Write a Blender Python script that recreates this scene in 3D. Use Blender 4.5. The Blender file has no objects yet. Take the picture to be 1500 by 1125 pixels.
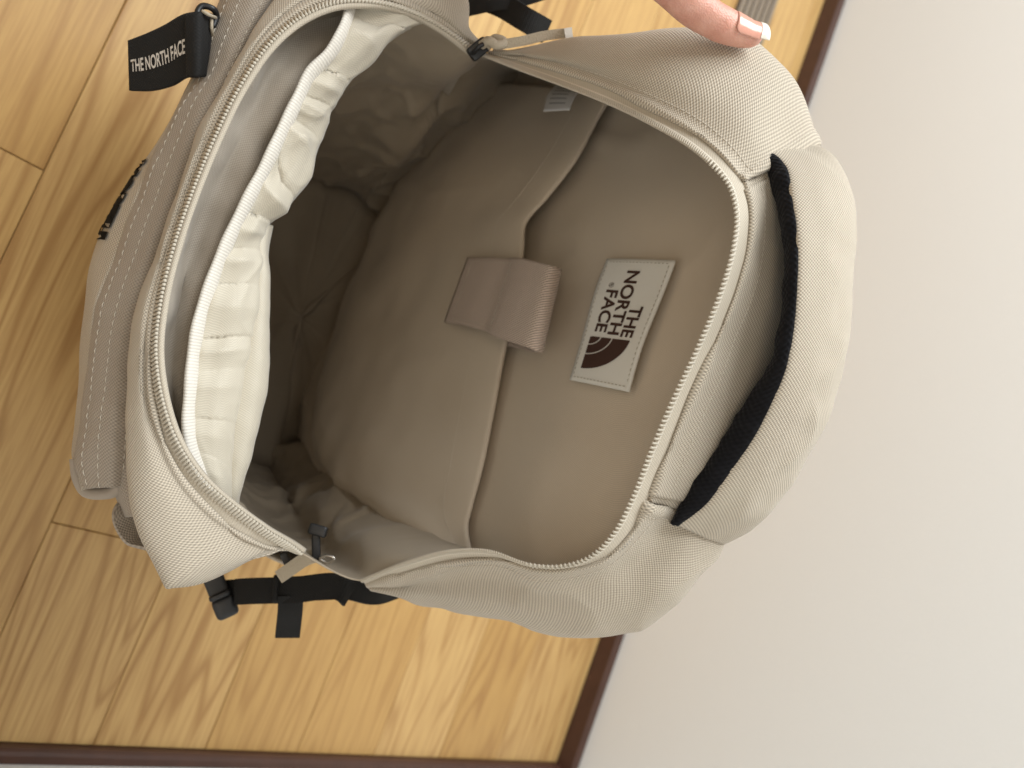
import bpy, bmesh, math, random
import numpy as np
from mathutils import Matrix, Vector, noise
random.seed(7)
sc = bpy.context.scene

# ------------------------------------------------------------ camera
FPX = 1270.0                                   # focal length in pixels of a 1500 px wide picture
CH = 0.70                                      # camera height above the floor
_Y = np.array([1051, 590, FPX]); _Y = _Y / np.linalg.norm(_Y)
_X = -np.array([3275, -8560, FPX]); _X = _X - _Y * (_X @ _Y); _X = _X / np.linalg.norm(_X)
_Z = np.cross(_X, _Y)
RM = np.stack([_X, _Y, _Z])                    # world = RM @ (right, down, forward)
CAM = np.array([0, 0, CH])
cam_d = bpy.data.cameras.new('camera'); cam = bpy.data.objects.new('camera', cam_d)
sc.collection.objects.link(cam); sc.camera = cam
m3 = np.stack([RM[:, 0], -RM[:, 1], -RM[:, 2]], axis=1)
mw = Matrix([list(m3[i]) + [CAM[i]] for i in range(3)] + [[0, 0, 0, 1]])
cam.matrix_world = mw
cam_d.sensor_width = 36; cam_d.lens = FPX / 1500 * 36; cam_d.clip_start = 0.02; cam_d.clip_end = 60
cam_d.dof.use_dof = True; cam_d.dof.focus_distance = 0.415; cam_d.dof.aperture_fstop = 9.0

# ------------------------------------------------------------ light
w = bpy.data.worlds.new('World'); sc.world = w; w.use_nodes = True
w.node_tree.nodes['Background'].inputs[0].default_value = (1.0, 0.955, 0.89, 1)
w.node_tree.nodes['Background'].inputs[1].default_value = 0.22
def area(name, loc, target, sx, sy, power, col):
    l = bpy.data.lights.new(name, 'AREA'); l.shape = 'RECTANGLE'; l.size = sx; l.size_y = sy
    l.energy = power; l.color = col
    o = bpy.data.objects.new(name, l); sc.collection.objects.link(o)
    o.location = loc
    o.rotation_euler = (Vector(target) - Vector(loc)).to_track_quat('-Z', 'Y').to_euler()
    return o
area('window_light', (-1.4, 0.30, 1.70), (-0.1, 0.42, 0.30), 1.5, 1.3, 52, (0.93, 0.975, 1.0))
area('room_light', (0.15, -1.5, 2.1), (0.05, 0.5, 0.2), 1.0, 1.0, 8, (1.0, 0.80, 0.56))
sc.view_settings.view_transform = 'Standard'; sc.view_settings.look = 'None'
sc.view_settings.exposure = 0.22; sc.view_settings.gamma = 1.0

# ------------------------------------------------------------ helpers
def W(x, y, d):
    """point at distance d (metres, along the lens axis) seen at x, y of the photograph"""
    return CAM + (RM @ np.array([(x - 750) / FPX, (y - 562.5) / FPX, 1.0])) * d
def WL(pts): return np.array([W(*p) for p in pts])
def on_floor(x, y, z=0.0):
    r = RM @ np.array([(x - 750) / FPX, (y - 562.5) / FPX, 1.0]); return CAM + r * ((z - CH) / r[2])
def unit(v): return v / (np.linalg.norm(v, axis=-1, keepdims=True) + 1e-12)
def chord(P):
    s = np.concatenate([[0], np.cumsum(np.linalg.norm(np.diff(P, axis=0), axis=1) ** 0.8)]); return s / s[-1]
def spline(t, P, q):
    """cubic through P at parameters t, evaluated at q; P (k, ...)"""
    k = len(t); T = np.zeros_like(P)
    for i in range(k):
        if i == 0: T[i] = (P[1] - P[0]) / (t[1] - t[0])
        elif i == k - 1: T[i] = (P[-1] - P[-2]) / (t[-1] - t[-2])
        else:
            a = (P[i] - P[i-1]) / (t[i] - t[i-1]); b = (P[i+1] - P[i]) / (t[i+1] - t[i])
            wa = t[i+1] - t[i]; wb = t[i] - t[i-1]; T[i] = (a * wa + b * wb) / (wa + wb)
    out = []
    for x in q:
        i = min(max(int(np.searchsorted(t, x, side='right')) - 1, 0), k - 2)
        h = t[i+1] - t[i]; s = (x - t[i]) / h
        out.append((2*s**3-3*s**2+1)*P[i] + (s**3-2*s**2+s)*h*T[i] + (-2*s**3+3*s**2)*P[i+1] + (s**3-s**2)*h*T[i+1])
    return np.array(out)
def curve(P, n):
    P = np.asarray(P, float); return spline(chord(P), P, np.linspace(0, 1, n))
def surf(rows, nu, nv):
    """smooth sheet through rows of control points (rows x columns x 3) -> nv x nu x 3"""
    G = np.asarray(rows, float)
    tu = np.mean([chord(r) for r in G], axis=0)
    A = np.array([spline(tu, r, np.linspace(0, 1, nu)) for r in G])
    tv = np.mean([chord(A[:, j]) for j in range(0, nu, max(1, nu // 8))], axis=0)
    return spline(tv, A, np.linspace(0, 1, nv))
def normals(G):
    du = np.gradient(G, axis=1); dv = np.gradient(G, axis=0)
    return unit(np.cross(du, dv))
def face_cam(G, N):
    s = np.sign(np.sum(N * (CAM - G), axis=-1).mean()); return N * (s if s else 1)
def nz(p, sc_, off=0.0): return noise.noise(Vector((p[0] * sc_ + off, p[1] * sc_ + off * 1.7, p[2] * sc_ - off)))
def wrinkle(G, amp, scale, off=0.0, mask=None, stretch=None):
    N = face_cam(G, normals(G)); out = G.copy()
    for i in range(G.shape[0]):
        for j in range(G.shape[1]):
            p = G[i, j]
            if stretch is not None: p = p * stretch
            k = nz(p, scale, off) + 0.45 * nz(p, scale * 2.3, off + 9)
            out[i, j] = G[i, j] + N[i, j] * amp * k * (1 if mask is None else mask[i, j])
    return out

def crumple(G, amp, scale, off=0.0, mask=None, stretch=None):
    """sharp-ridged creases"""
    N = face_cam(G, normals(G)); out = G.copy()
    for i in range(G.shape[0]):
        for j in range(G.shape[1]):
            p = G[i, j] if stretch is None else G[i, j] * stretch
            k = (1 - min(1, abs(nz(p, scale, off)) * 3.2)) ** 2 * max(0, .5 + nz(p, scale * .45, off + 4))
            out[i, j] = G[i, j] + N[i, j] * amp * k * (1 if mask is None else mask[i, j])
    return out
def link(name, me, mat, parent):
    o = bpy.data.objects.new(name, me); sc.collection.objects.link(o)
    if mat: me.materials.append(mat)
    if parent: o.parent = parent
    return o
def sheet(name, G, mat, parent, thick=0.0012, smooth=True, closed=False, offset=0.0):
    nv, nu = G.shape[:2]
    du = np.linalg.norm(np.diff(G, axis=1), axis=2); u = np.concatenate([np.zeros((nv, 1)), np.cumsum(du, axis=1)], axis=1)
    u -= u[:, nu // 2][:, None]
    dv = np.linalg.norm(np.diff(G, axis=0), axis=2); v = np.concatenate([np.zeros((1, nu)), np.cumsum(dv, axis=0)], axis=0)
    vm = np.repeat(v.mean(axis=1)[:, None], nu, axis=1)
    vs = G.reshape(-1, 3); faces = []; uvs = []
    for i in range(nv - 1):
        for j in range(nu - 1):
            faces.append((i*nu+j, i*nu+j+1, (i+1)*nu+j+1, (i+1)*nu+j))
            uvs += [(u[i, j], vm[i, j]), (u[i, j+1], vm[i, j+1]), (u[i+1, j+1], vm[i+1, j+1]), (u[i+1, j], vm[i+1, j])]
    me = bpy.data.meshes.new(name); me.from_pydata(vs.tolist(), [], faces)
    ul = me.uv_layers.new(name='uv'); ul.data.foreach_set('uv', np.array(uvs).ravel())
    if smooth: me.polygons.foreach_set('use_smooth', [True] * len(faces))
    o = link(name, me, mat, parent)
    if thick:
        s = o.modifiers.new('thickness', 'SOLIDIFY'); s.thickness = thick; s.offset = offset
    return o
def mesh(name, verts, faces, mat, parent, smooth=False):
    me = bpy.data.meshes.new(name); me.from_pydata([list(map(float, v)) for v in verts], [], faces)
    me.polygons.foreach_set('use_smooth', [smooth] * len(faces)); me.update()
    return link(name, me, mat, parent)
def frame_along(C, up=None):
    T = unit(np.gradient(C, axis=0)); 
    if up is None: up = np.array([0, 0, 1.0])
    up = np.broadcast_to(up, C.shape); S = unit(np.cross(T, up)); U = np.cross(S, T); return T, S, U
def tube(name, C, r, mat, parent, n=10, up=None, flat=1.0, caps=True):
    C = np.asarray(C, float); r = np.broadcast_to(r, (len(C),)); T, S, U = frame_along(C, up)
    V = []; F = []
    for i in range(len(C)):
        for k in range(n):
            a = 2*math.pi*k/n; V.append(C[i] + r[i]*(math.cos(a)*S[i] + math.sin(a)*flat*U[i]))
    for i in range(len(C)-1):
        for k in range(n): F.append((i*n+k, i*n+(k+1) % n, (i+1)*n+(k+1) % n, (i+1)*n+k))
    if caps: F.append(tuple(range(n-1, -1, -1))); F.append(tuple(range((len(C)-1)*n, len(C)*n)))
    return mesh(name, V, F, mat, parent, True)
def ribbon(name, C, width, thick, mat, parent, side=None, up=None):
    """webbing: a strip of rectangular section along C; side = direction of its width"""
    C = np.asarray(C, float); T = unit(np.gradient(C, axis=0))
    if side is None: _, S, _ = frame_along(C, up)
    else: S = unit(np.broadcast_to(side, C.shape) - T * np.sum(T * side, axis=1, keepdims=True))
    U = np.cross(S, T); h = width / 2; t = thick / 2; prof = [(-h, -t), (-h*.2, -t*1.1), (h, -t), (h, t), (h*.2, t*1.1), (-h, t)]
    V = []; F = []; n = len(prof); uv = []
    L = np.concatenate([[0], np.cumsum(np.linalg.norm(np.diff(C, axis=0), axis=1))])
    for i in range(len(C)):
        for a, b in prof: V.append(C[i] + S[i]*a + U[i]*b)
    for i in range(len(C)-1):
        for k in range(n):
            k2 = (k+1) % n
            F.append((i*n+k, i*n+k2, (i+1)*n+k2, (i+1)*n+k))
            uv += [(L[i], prof[k][0]), (L[i], prof[k2][0]), (L[i+1], prof[k2][0]), (L[i+1], prof[k][0])]
    F.append(tuple(range(n))); F.append(tuple(range((len(C)-1)*n, len(C)*n))); uv += [(0, 0)] * (2*n)
    o = mesh(name, V, F, mat, parent, False)
    o.data.uv_layers.new(name='uv').data.foreach_set('uv', np.array(uv).ravel())
    return o
def stitches(name, C, N, length, gap, r, mat, parent, wobble=0.0):
    """a row of thread stitches lying along C with surface normals N"""
    s = np.concatenate([[0], np.cumsum(np.linalg.norm(np.diff(C, axis=0), axis=1))]); V = []; F = []
    pos = gap
    while pos + length < s[-1]:
        def ev(x): return np.array([np.interp(x, s, C[:, k]) for k in range(3)])
        a = ev(pos); b = ev(pos + length); n = np.array([np.interp(pos, s, N[:, k]) for k in range(3)])
        t = unit(b - a); q = np.cross(n, t); base = len(V); mid = (a + b) / 2 + n * r * 1.1
        for P_, rr, lift in ((a, .5, -.6), (mid, 1, 0), (b, .5, -.6)):
            for c_, s_ in ((1, 0), (0, 1), (-1, 0), (0, -1)): V.append(P_ + n*lift*r*0.4 + (q*c_ + n*s_) * r * rr)
        for i in range(2):
            for k in range(4): F.append((base+i*4+k, base+i*4+(k+1) % 4, base+(i+1)*4+(k+1) % 4, base+(i+1)*4+k))
        pos += length + gap * random.uniform(.85, 1.15)
    o = mesh(name, V, F, mat, parent, True); o['kind'] = 'stuff'; return o
def zip_teeth(name, C, Nn, S, pitch, length, r, mat, parent):
    """coil of a zip: one rounded link after another along C, lying across it (direction S)"""
    s = np.concatenate([[0], np.cumsum(np.linalg.norm(np.diff(C, axis=0), axis=1))]); V = []; F = []
    for x in np.arange(pitch / 2, s[-1], pitch):
        ev = lambda A: np.array([np.interp(x, s, A[:, k]) for k in range(3)])
        c = ev(C); n = unit(ev(Nn)); d = unit(ev(S)); t = np.cross(n, d); base = len(V)
        for a, rr, up in ((-.5, .75, -.1), (-.38, 1.0, .25), (.30, 1.0, .25), (.5, 1.25, .05), (.58, .7, -.1)):
            for k in range(6):
                g = 2*math.pi*k/6
                V.append(c + d*a*length + n*r*up + (t*math.cos(g)*.82 + n*math.sin(g)) * r * rr)
        for i in range(4):
            for k in range(6): F.append((base+i*6+k, base+i*6+(k+1) % 6, base+(i+1)*6+(k+1) % 6, base+(i+1)*6+k))
        F.append(tuple(base+k for k in range(5, -1, -1))); F.append(tuple(base+24+k for k in range(6)))
    o = mesh(name, V, F, mat, parent, True); o['kind'] = 'stuff'; return o
def empty(name, loc):
    o = bpy.data.objects.new(name, None); sc.collection.objects.link(o); o.location = loc; o.empty_display_size = .02; return o
def tag(o, label, cat, group=None):
    o['label'] = label; o['category'] = cat
    if group: o['group'] = group
    return o

# ------------------------------------------------------------ materials
def mat_new(name):
    m = bpy.data.materials.new(name); m.use_nodes = True
    nt = m.node_tree; return m, nt, nt.nodes['Principled BSDF']
def N_(nt, kind, **kw):
    n = nt.nodes.new(kind)
    for k, v in kw.items():
        if k.startswith('i_'): n.inputs[k[2:].replace('_', ' ')].default_value = v
        else: setattr(n, k, v)
    return n
def mth(nt, op, a, b=None):
    n = nt.nodes.new('ShaderNodeMath'); n.operation = op
    for i, x in enumerate((a, b)):
        if x is None: continue
        if isinstance(x, (int, float)): n.inputs[i].default_value = x
        else: nt.links.new(x, n.inputs[i])
    return n.outputs[0]
def mixcol(nt, fac, a, b, typ='MIX'):
    n = nt.nodes.new('ShaderNodeMix'); n.data_type = 'RGBA'; n.blend_type = typ
    for s, v in ((0, fac), (6, a), (7, b)):
        if isinstance(v, (int, float)): n.inputs[s].default_value = v
        elif isinstance(v, tuple): n.inputs[s].default_value = v if len(v) == 4 else v + (1,)
        else: nt.links.new(v, n.inputs[s])
    return n.outputs[2]
def fabric(name, col, pitch=0.0011, bump=0.35, contrast=0.22, rough=0.75, sheen=0.15, twill=False, mottled=0.10, spec=0.3, pv=1.0):
    m, nt, b = mat_new(name)
    uv = N_(nt, 'ShaderNodeUVMap', uv_map='uv'); sp = N_(nt, 'ShaderNodeSeparateXYZ'); nt.links.new(uv.outputs[0], sp.inputs[0])
    nn = N_(nt, 'ShaderNodeTexNoise', i_Scale=1/ (pitch*9), i_Detail=2.0); nt.links.new(uv.outputs[0], nn.inputs['Vector'])
    wob = mth(nt, 'MULTIPLY', mth(nt, 'SUBTRACT', nn.outputs[0], 0.5), 1.2)
    if twill:
        a = mth(nt, 'ADD', mth(nt, 'MULTIPLY', mth(nt, 'ADD', sp.outputs[0], mth(nt, 'MULTIPLY', sp.outputs[1], 0.55)), 2*math.pi/pitch), wob)
        h = mth(nt, 'SINE', a)
    else:
        a = mth(nt, 'SINE', mth(nt, 'ADD', mth(nt, 'MULTIPLY', sp.outputs[0], math.pi/pitch*1.0), wob))
        c = mth(nt, 'SINE', mth(nt, 'ADD', mth(nt, 'MULTIPLY', sp.outputs[1], math.pi/pitch*pv), wob))
        h = mth(nt, 'MULTIPLY', a, c) if pv else a
    h01 = mth(nt, 'ADD', mth(nt, 'MULTIPLY', h, 0.5), 0.5)
    big = N_(nt, 'ShaderNodeTexNoise', i_Scale=28.0, i_Detail=3.0); nt.links.new(uv.outputs[0], big.inputs['Vector'])
    dark = tuple(c_ * (1 - contrast) for c_ in col); lite = tuple(min(1, c_ * (1 + contrast * .55)) for c_ in col)
    c1 = mixcol(nt, h01, dark, lite)
    c2 = mixcol(nt, mth(nt, 'MULTIPLY', mth(nt, 'SUBTRACT', big.outputs[0], .35), mottled * 2), c1, tuple(c_ * .72 for c_ in col))
    nt.links.new(c2, b.inputs['Base Color'])
    bp = N_(nt, 'ShaderNodeBump', i_Strength=bump, i_Distance=pitch * .45); nt.links.new(h01, bp.inputs['Height'])
    nt.links.new(bp.outputs[0], b.inputs['Normal'])
    b.inputs['Roughness'].default_value = rough; b.inputs['Sheen Weight'].default_value = sheen; b.inputs['Sheen Roughness'].default_value = .4
    b.inputs['Specular IOR Level'].default_value = spec
    return m
def plain(name, col, rough=0.6, metal=0.0, spec=0.5, bump=0.0, bscale=200, vary=0.0):
    m, nt, b = mat_new(name); b.inputs['Base Color'].default_value = col + (1,); b.inputs['Roughness'].default_value = rough
    b.inputs['Metallic'].default_value = metal; b.inputs['Specular IOR Level'].default_value = spec
    if bump or vary:
        tc = N_(nt, 'ShaderNodeTexCoord'); nn = N_(nt, 'ShaderNodeTexNoise', i_Scale=float(bscale), i_Detail=4.0)
        nt.links.new(tc.outputs['Object'], nn.inputs['Vector'])
        if bump:
            bp = N_(nt, 'ShaderNodeBump', i_Strength=bump, i_Distance=.001); nt.links.new(nn.outputs[0], bp.inputs['Height']); nt.links.new(bp.outputs[0], b.inputs['Normal'])
        if vary:
            nt.links.new(mixcol(nt, nn.outputs[0], tuple(c*(1-vary) for c in col), tuple(min(1, c*(1+vary)) for c in col)), b.inputs['Base Color'])
    return m
M = {}
M['cream'] = fabric('cream_canvas', (.50, .435, .345), .00085, .9, .50)
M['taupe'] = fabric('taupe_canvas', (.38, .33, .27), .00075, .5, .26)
M['lining'] = fabric('lining_cloth', (.37, .305, .225), .0006, .2, .10, rough=.5, mottled=.12)
M['panel'] = fabric('panel_cloth', (.60, .51, .40), .0007, .35, .20, rough=.55, mottled=.10)
M['pocket'] = fabric('pocket_cloth', (.58, .53, .43), .00065, .5, .22, rough=.42, sheen=.3, mottled=.03)
M['binding'] = fabric('ribbed_binding', (.70, .66, .59), .0008, .4, .14, rough=.5, pv=0, mottled=.03)
M['gros'] = fabric('ribbed_tape', (.36, .305, .245), .0009, .8, .34)
M['tape'] = fabric('zip_tape', (.50, .44, .35), .0007, .4, .2)
M['coil'] = plain('zip_coil', (.50, .45, .365), .75, spec=.5)
M['thread'] = plain('sewing_thread', (.62, .56, .47), .7)
M['elastic'] = fabric('twill_elastic', (.58, .455, .37), .0017, .8, .30, twill=True)
M['mesh'] = fabric('black_air_mesh', (.007, .007, .009), .0016, .6, .5, spec=.15, sheen=.03)
M['black'] = fabric('black_webbing', (.009, .0085, .008), .0009, .4, .2, spec=.3, sheen=.03)
M['plastic'] = plain('black_plastic', (.012, .012, .013), .42)
M['ring'] = plain('nickel_ring', (.55, .52, .48), .3, metal=1.0)
M['embroid'] = plain('black_embroidery', (.008, .008, .008), .95, spec=.1)
M['lthread'] = plain('label_thread', (.42, .38, .31), .8)
M['white'] = fabric('label_cloth', (.70, .68, .62), .0006, .2, .06, mottled=.03)
M['print'] = plain('brown_print', (.048, .019, .012), .6)
M['greyprint'] = plain('white_print', (.55, .50, .44), .6)
M['paper'] = plain('care_paper', (.82, .81, .80), .6)
M['cord'] = plain('tan_cord', (.42, .36, .27), .8, bump=.6, bscale=900)
M['clear'] = plain('clear_end', (.75, .74, .70), .2, spec=.8)
M['wall'] = plain('wall_paper', (.69, .685, .665), .85, bump=.22, bscale=420, vary=.02)
M['base'] = plain('brown_baseboard', (.062, .026, .017), .42, vary=.25, bscale=60)

# ------------------------------------------------------------ setting: floor, walls
def wood():
    m, nt, b = mat_new('oak_plank')
    tc = N_(nt, 'ShaderNodeTexCoord'); oi = N_(nt, 'ShaderNodeObjectInfo')
    off = N_(nt, 'ShaderNodeCombineXYZ'); r = mth(nt, 'MULTIPLY', oi.outputs['Random'], 37.0)
    for i in range(3): nt.links.new(r, off.inputs[i])
    add = N_(nt, 'ShaderNodeVectorMath', operation='ADD'); nt.links.new(tc.outputs['Object'], add.inputs[0]); nt.links.new(off.outputs[0], add.inputs[1])
    mp = N_(nt, 'ShaderNodeMapping'); mp.inputs['Scale'].default_value = (.8, 8.0, 1.0); nt.links.new(add.outputs[0], mp.inputs[0])
    big = N_(nt, 'ShaderNodeTexNoise', i_Scale=1.6, i_Detail=2.0, i_Roughness=.4); nt.links.new(mp.outputs[0], big.inputs['Vector'])
    ringv = mth(nt, 'SINE', mth(nt, 'MULTIPLY', big.outputs[0], 105.0))
    ring = mth(nt, 'POWER', mth(nt, 'ADD', mth(nt, 'MULTIPLY', ringv, .5), .5), 4.0)
    mp2 = N_(nt, 'ShaderNodeMapping'); mp2.inputs['Scale'].default_value = (6.0, 130.0, 6.0); nt.links.new(add.outputs[0], mp2.inputs[0])
    fine = N_(nt, 'ShaderNodeTexNoise', i_Scale=3.0, i_Detail=4.0); nt.links.new(mp2.outputs[0], fine.inputs['Vector'])
    pl = N_(nt, 'ShaderNodeTexNoise', i_Scale=1.3, i_Detail=1.0); nt.links.new(add.outputs[0], pl.inputs['Vector'])
    c = mixcol(nt, oi.outputs['Random'], (.47, .285, .10), (.57, .375, .158))
    c = mixcol(nt, mth(nt, 'MULTIPLY', mth(nt, 'MULTIPLY', ring, pl.outputs[0]), 1.0), c, (.29, .145, .048))
    c = mixcol(nt, mth(nt, 'MULTIPLY', mth(nt, 'SUBTRACT', fine.outputs[0], .38), 1.5), c, (.32, .17, .06))
    nt.links.new(c, b.inputs['Base Color'])
    bp = N_(nt, 'ShaderNodeBump', i_Strength=.12, i_Distance=.0008); nt.links.new(fine.outputs[0], bp.inputs['Height']); nt.links.new(bp.outputs[0], b.inputs['Normal'])
    b.inputs['Roughness'].default_value = .42; b.inputs['Specular IOR Level'].default_value = .35
    return m
M['wood'] = wood()
M['gap'] = plain('floor_joint', (.22, .12, .05), .8)
X0, X1, YW = -1.7, 0.310, 1.125
def box_mesh(x0, x1, y0, y1, z0, z1, bev=0.0):
    b = bev
    V = [(x0, y0, z0), (x1, y0, z0), (x1, y1, z0), (x0, y1, z0), (x0, y0, z1-b), (x1, y0, z1-b), (x1, y1, z1-b), (x0, y1, z1-b)]
    F = [(3, 2, 1, 0), (0, 1, 5, 4), (1, 2, 6, 5), (2, 3, 7, 6), (3, 0, 4, 7)]
    if b:
        V += [(x0+b, y0+b, z1), (x1-b, y0+b, z1), (x1-b, y1-b, z1), (x0+b, y1-b, z1)]
        F += [(4, 5, 9, 8), (5, 6, 10, 9), (6, 7, 11, 10), (7, 4, 8, 11), (8, 9, 10, 11)]
    else: F.append((4, 5, 6, 7))
    return V, F
V, F = box_mesh(X0, X1 + .02, -.8, YW + .02, -.03, -.004)
floor = mesh('floor', V, F, M['gap'], None); floor['kind'] = 'structure'
PW = 0.1113
joints = {1: [-.110], 2: [-.75], 3: [-.42, .135], 4: [-.95], 5: [-.60], 6: [-1.0, -.30], 7: [-.45], 8: [-.80], 9: [-.55], 10: [-1.1, -.2]}
for k in range(-6, 11):
    y0 = .202 + (k - 2) * PW + PW * 0; y1 = min(y0 + PW, YW)
    if y1 - y0 < .01: continue
    js = [X0] + joints.get(k, [random.uniform(-1.2, -.2)]) + [X1]
    for a, b in zip(js[:-1], js[1:]):
        g = .0003; L = b - a - 2*g; Wd = y1 - y0 - 2*g
        V, F = box_mesh(0, L, 0, Wd, -.012, 0, .0007)
        o = mesh('plank', V, F, M['wood'], floor); o.location = (a + g, y0 + g, 0)
V, F = box_mesh(X0, X1 + .12, YW + .012, YW + .12, -.03, 2.4); wb = mesh('wall_back', V, F, M['wall'], None); wb['kind'] = 'structure'
V, F = box_mesh(X1 + .012, X1 + .12, -.8, YW + .011, -.03, 2.4); wr = mesh('wall_right', V, F, M['wall'], None); wr['kind'] = 'structure'
BH = .030
def baseboard(parent, along_x):
    BH = .030 if along_x else .012
    prof = [(0, .0005), (0, BH - .004), (.002, BH - .001), (.005, BH), (.0115, BH)]     # (inset from the front, height)
    V = []; F = []
    for e in (0, 1):
        for a, h in prof:
            V.append((X0 if e == 0 else X1 + .0118, YW + a, h) if along_x else (X1 + a, -.8 if e == 0 else YW - .0005, h))
    n = len(prof)
    for i in range(n-1): F.append((i, i+1, n+i+1, n+i))
    return mesh('baseboard', V, F, M['base'], parent)
baseboard(wb, True); baseboard(wr, False)
# sliding door track on the floor
t0 = on_floor(1081, 0)[1]; t1 = on_floor(1137, 0)[1]
tr = empty('door_track', (-1.1, (t0 + t1) / 2, 0)); tag(tr, 'grooved grey brown sliding door track laid along the floor behind the fingertip', 'door track')
M['track'] = plain('track_metal', (.20, .155, .11), .45, spec=.4); M['trackd'] = plain('track_dark', (.09, .065, .045), .5)
V, F = box_mesh(-.6, .45, (t0 - t1) / 2, (t1 - t0) / 2, .0003, .003); mesh('base_plate', V, F, M['trackd'], tr)
for i in range(6):
    yy = (t0 - t1) / 2 + (i + .5) * (t1 - t0) / 6
    V, F = box_mesh(-.6, .45, yy - .0048, yy + .0048, .0031, .007, .0015); mesh('ridge', V, F, M['track'], tr)

# ------------------------------------------------------------ backpack
bag = empty('backpack', (-.08, .42, 0))
bag['label'] = 'open cream canvas backpack standing unzipped on the wood floor'; bag['category'] = 'backpack'
bag_inv = np.array([-.08, .42, 0])
_link = link
def link(name, me, mat, parent):
    o = _link(name, me, mat, parent)
    if parent is not None and getattr(parent, 'name', '').startswith('backpack'): o.location = (.08, -.42, 0)
    return o
def PY(z): return .372 + .22 * (.48 - z)           # inner face of the back panel
def on_panel(x, y, lift=0.0):
    r = RM @ np.array([(x - 750) / FPX, (y - 562.5) / FPX, 1.0])
    d = (.372 + .22 * (.48 - CH) - lift) / (r[1] + .22 * r[2]); return CAM + r * d
PN = unit(np.array([0, -1, -.22]))                 # panel normal, towards the opening

# rear zip line (x, y, d) from the left zip end over the top to the right zip end
REAR = [(705, 80, .50), (760, 100, .485), (830, 125, .465), (900, 153, .447), (960, 183, .432), (1010, 213, .42), (1045, 243, .412),
        (1069, 275, .406), (1078, 312, .402), (1074, 360, .40), (1054, 430, .40), (1021, 510, .403), (986, 585, .406), (954, 660, .41),
        (926, 730, .415), (901, 778, .42), (866, 814, .426), (825, 828, .431), (775, 826, .437), (720, 808, .445), (665, 807, .454), (600, 823, .468), (530, 850, .49)]
# where the rear gusset turns out of sight
ROUT = [(735, 74, .503), (790, 66, .486), (860, 58, .463), (930, 51, .446), (1008, 46, .438), (1085, 53, .438), (1158, 112, .439),
        (1200, 215, .45), (1195, 260, .444), (1200, 330, .444), (1200, 420, .444), (1185, 500, .444), (1160, 590, .444), (1125, 670, .448),
        (1070, 765, .465), (1050, 800, .46), (1010, 858, .462), (960, 905, .468), (900, 925, .474), (830, 930, .482), (740, 912, .49), (650, 890, .498), (545, 864, .505)]
def lerp(a, b, t): return tuple(a[i] + (b[i] - a[i]) * t for i in range(3))
def toward(a, b, px):
    L = math.hypot(b[0] - a[0], b[1] - a[1]); t = min(px / L, .8); return lerp(a, b, t)
tape_w = [10, 14, 18, 20, 20, 20, 20, 22, 24, 25, 25, 25, 25, 25, 25, 22, 18, 13, 13, 14, 14, 14, 10]
EDGE = [toward(a, b, w_) for a, b, w_ in zip(REAR, ROUT, tape_w)]
def addd(p, dd, px=0, py=0): return (p[0] + px, p[1] + py, p[2] + dd)
# zip tape, rear
T0 = WL(REAR); T1 = WL([addd(p, .0012) for p in EDGE])
G = surf([T0, (T0 + T1) / 2, T1], 260, 7)
zt = sheet('zipper_tape', G, M['tape'], bag, .0008)
Nz = face_cam(G, normals(G)); Sd = np.repeat(unit(G[0] - G[-1])[None], 7, 0)
teeth_r = zip_teeth('zipper_teeth', G[0][78:206] + Nz[0][78:206]*.0006, Nz[0][78:206], Sd[0][78:206], .0023, .0038, .00070, M['coil'], zt)
teeth_r.location = (0, 0, 0)
for a_, b_ in ((0, 79), (205, 260)): zip_teeth('zipper_teeth', G[0][a_:b_] + Nz[0][a_:b_]*.0004, Nz[0][a_:b_], Sd[0][a_:b_], .0013, .0030, .0007, M['tape'], zt).location = (0, 0, 0)
tube('zipper_cord', G[0] + Nz[0]*.0002 - Sd[0]*.0016, .0007, M['thread'], zt, 6).location = (0, 0, 0)
# gusset sheets
def gusset(cols, bulge, wr, seed, name, mat, nu, lift=0.0):
    rows = []
    E0 = [EDGE[i] for i in cols]; O = [ROUT[i] for i in cols]
    r0 = WL([addd(e, .004) for e in E0]); r0b = WL([addd(e, -.0012) for e in E0])
    r1 = WL([addd(toward(e, o, 10), -.0005) for e, o in zip(E0, O)])
    rows = [r0, r0b, r1]
    for t, bl in bulge:
        rows.append(WL([addd(lerp(e, o, t), bl) for e, o in zip(E0, O)]))
    rows.append(WL(O))
    return rows
def wrap(O, cols, centre=(800, 480)):
    out = []
    for k, (s, dd) in enumerate(((.02, .018), (.10, .05))):
        r = []
        for i in cols:
            o = O[i]; e_ = min(1, .12 + .3 * min(i, len(O) - 1 - i)); s_, d_ = s * e_, dd * (.4 + .6 * e_)
            r.append(W(o[0] + (centre[0] - o[0]) * s_, o[1] + (centre[1] - o[1]) * s_, o[2] + d_))
        out.append(np.array(r))
    return out
colsL = list(range(0, 8)); colsT = list(range(7, 15)); colsR = list(range(14, 23))
rowsL = gusset(colsL, [(.35, -.004), (.72, -.004)], 0, 1, '', None, 0) + wrap(ROUT, colsL)
GL = surf(rowsL, 130, 70); GL = wrinkle(GL, .002, 20, 3.1)
GL[:, -6:] += (face_cam(GL, normals(GL))[:, -6:] * (np.array([0, .3, .8, 1.2, 1.2, .4]) * .0013)[None, :, None])
sheet('side_panel', GL, M['cream'], bag, .0016)['label'] = 'left side panel of the back half'
rowsT = gusset(colsT, [(.22, -.001), (.45, -.003), (.72, -.003)], 0, 1, '', None, 0) + wrap(ROUT, colsT)
GT = surf(rowsT, 150, 60); GT = wrinkle(GT, .002, 26, 7.7)
for c_ in (slice(0, 5), slice(-5, None)): GT[:, c_] -= face_cam(GT, normals(GT))[:, c_] * .0016
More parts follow.
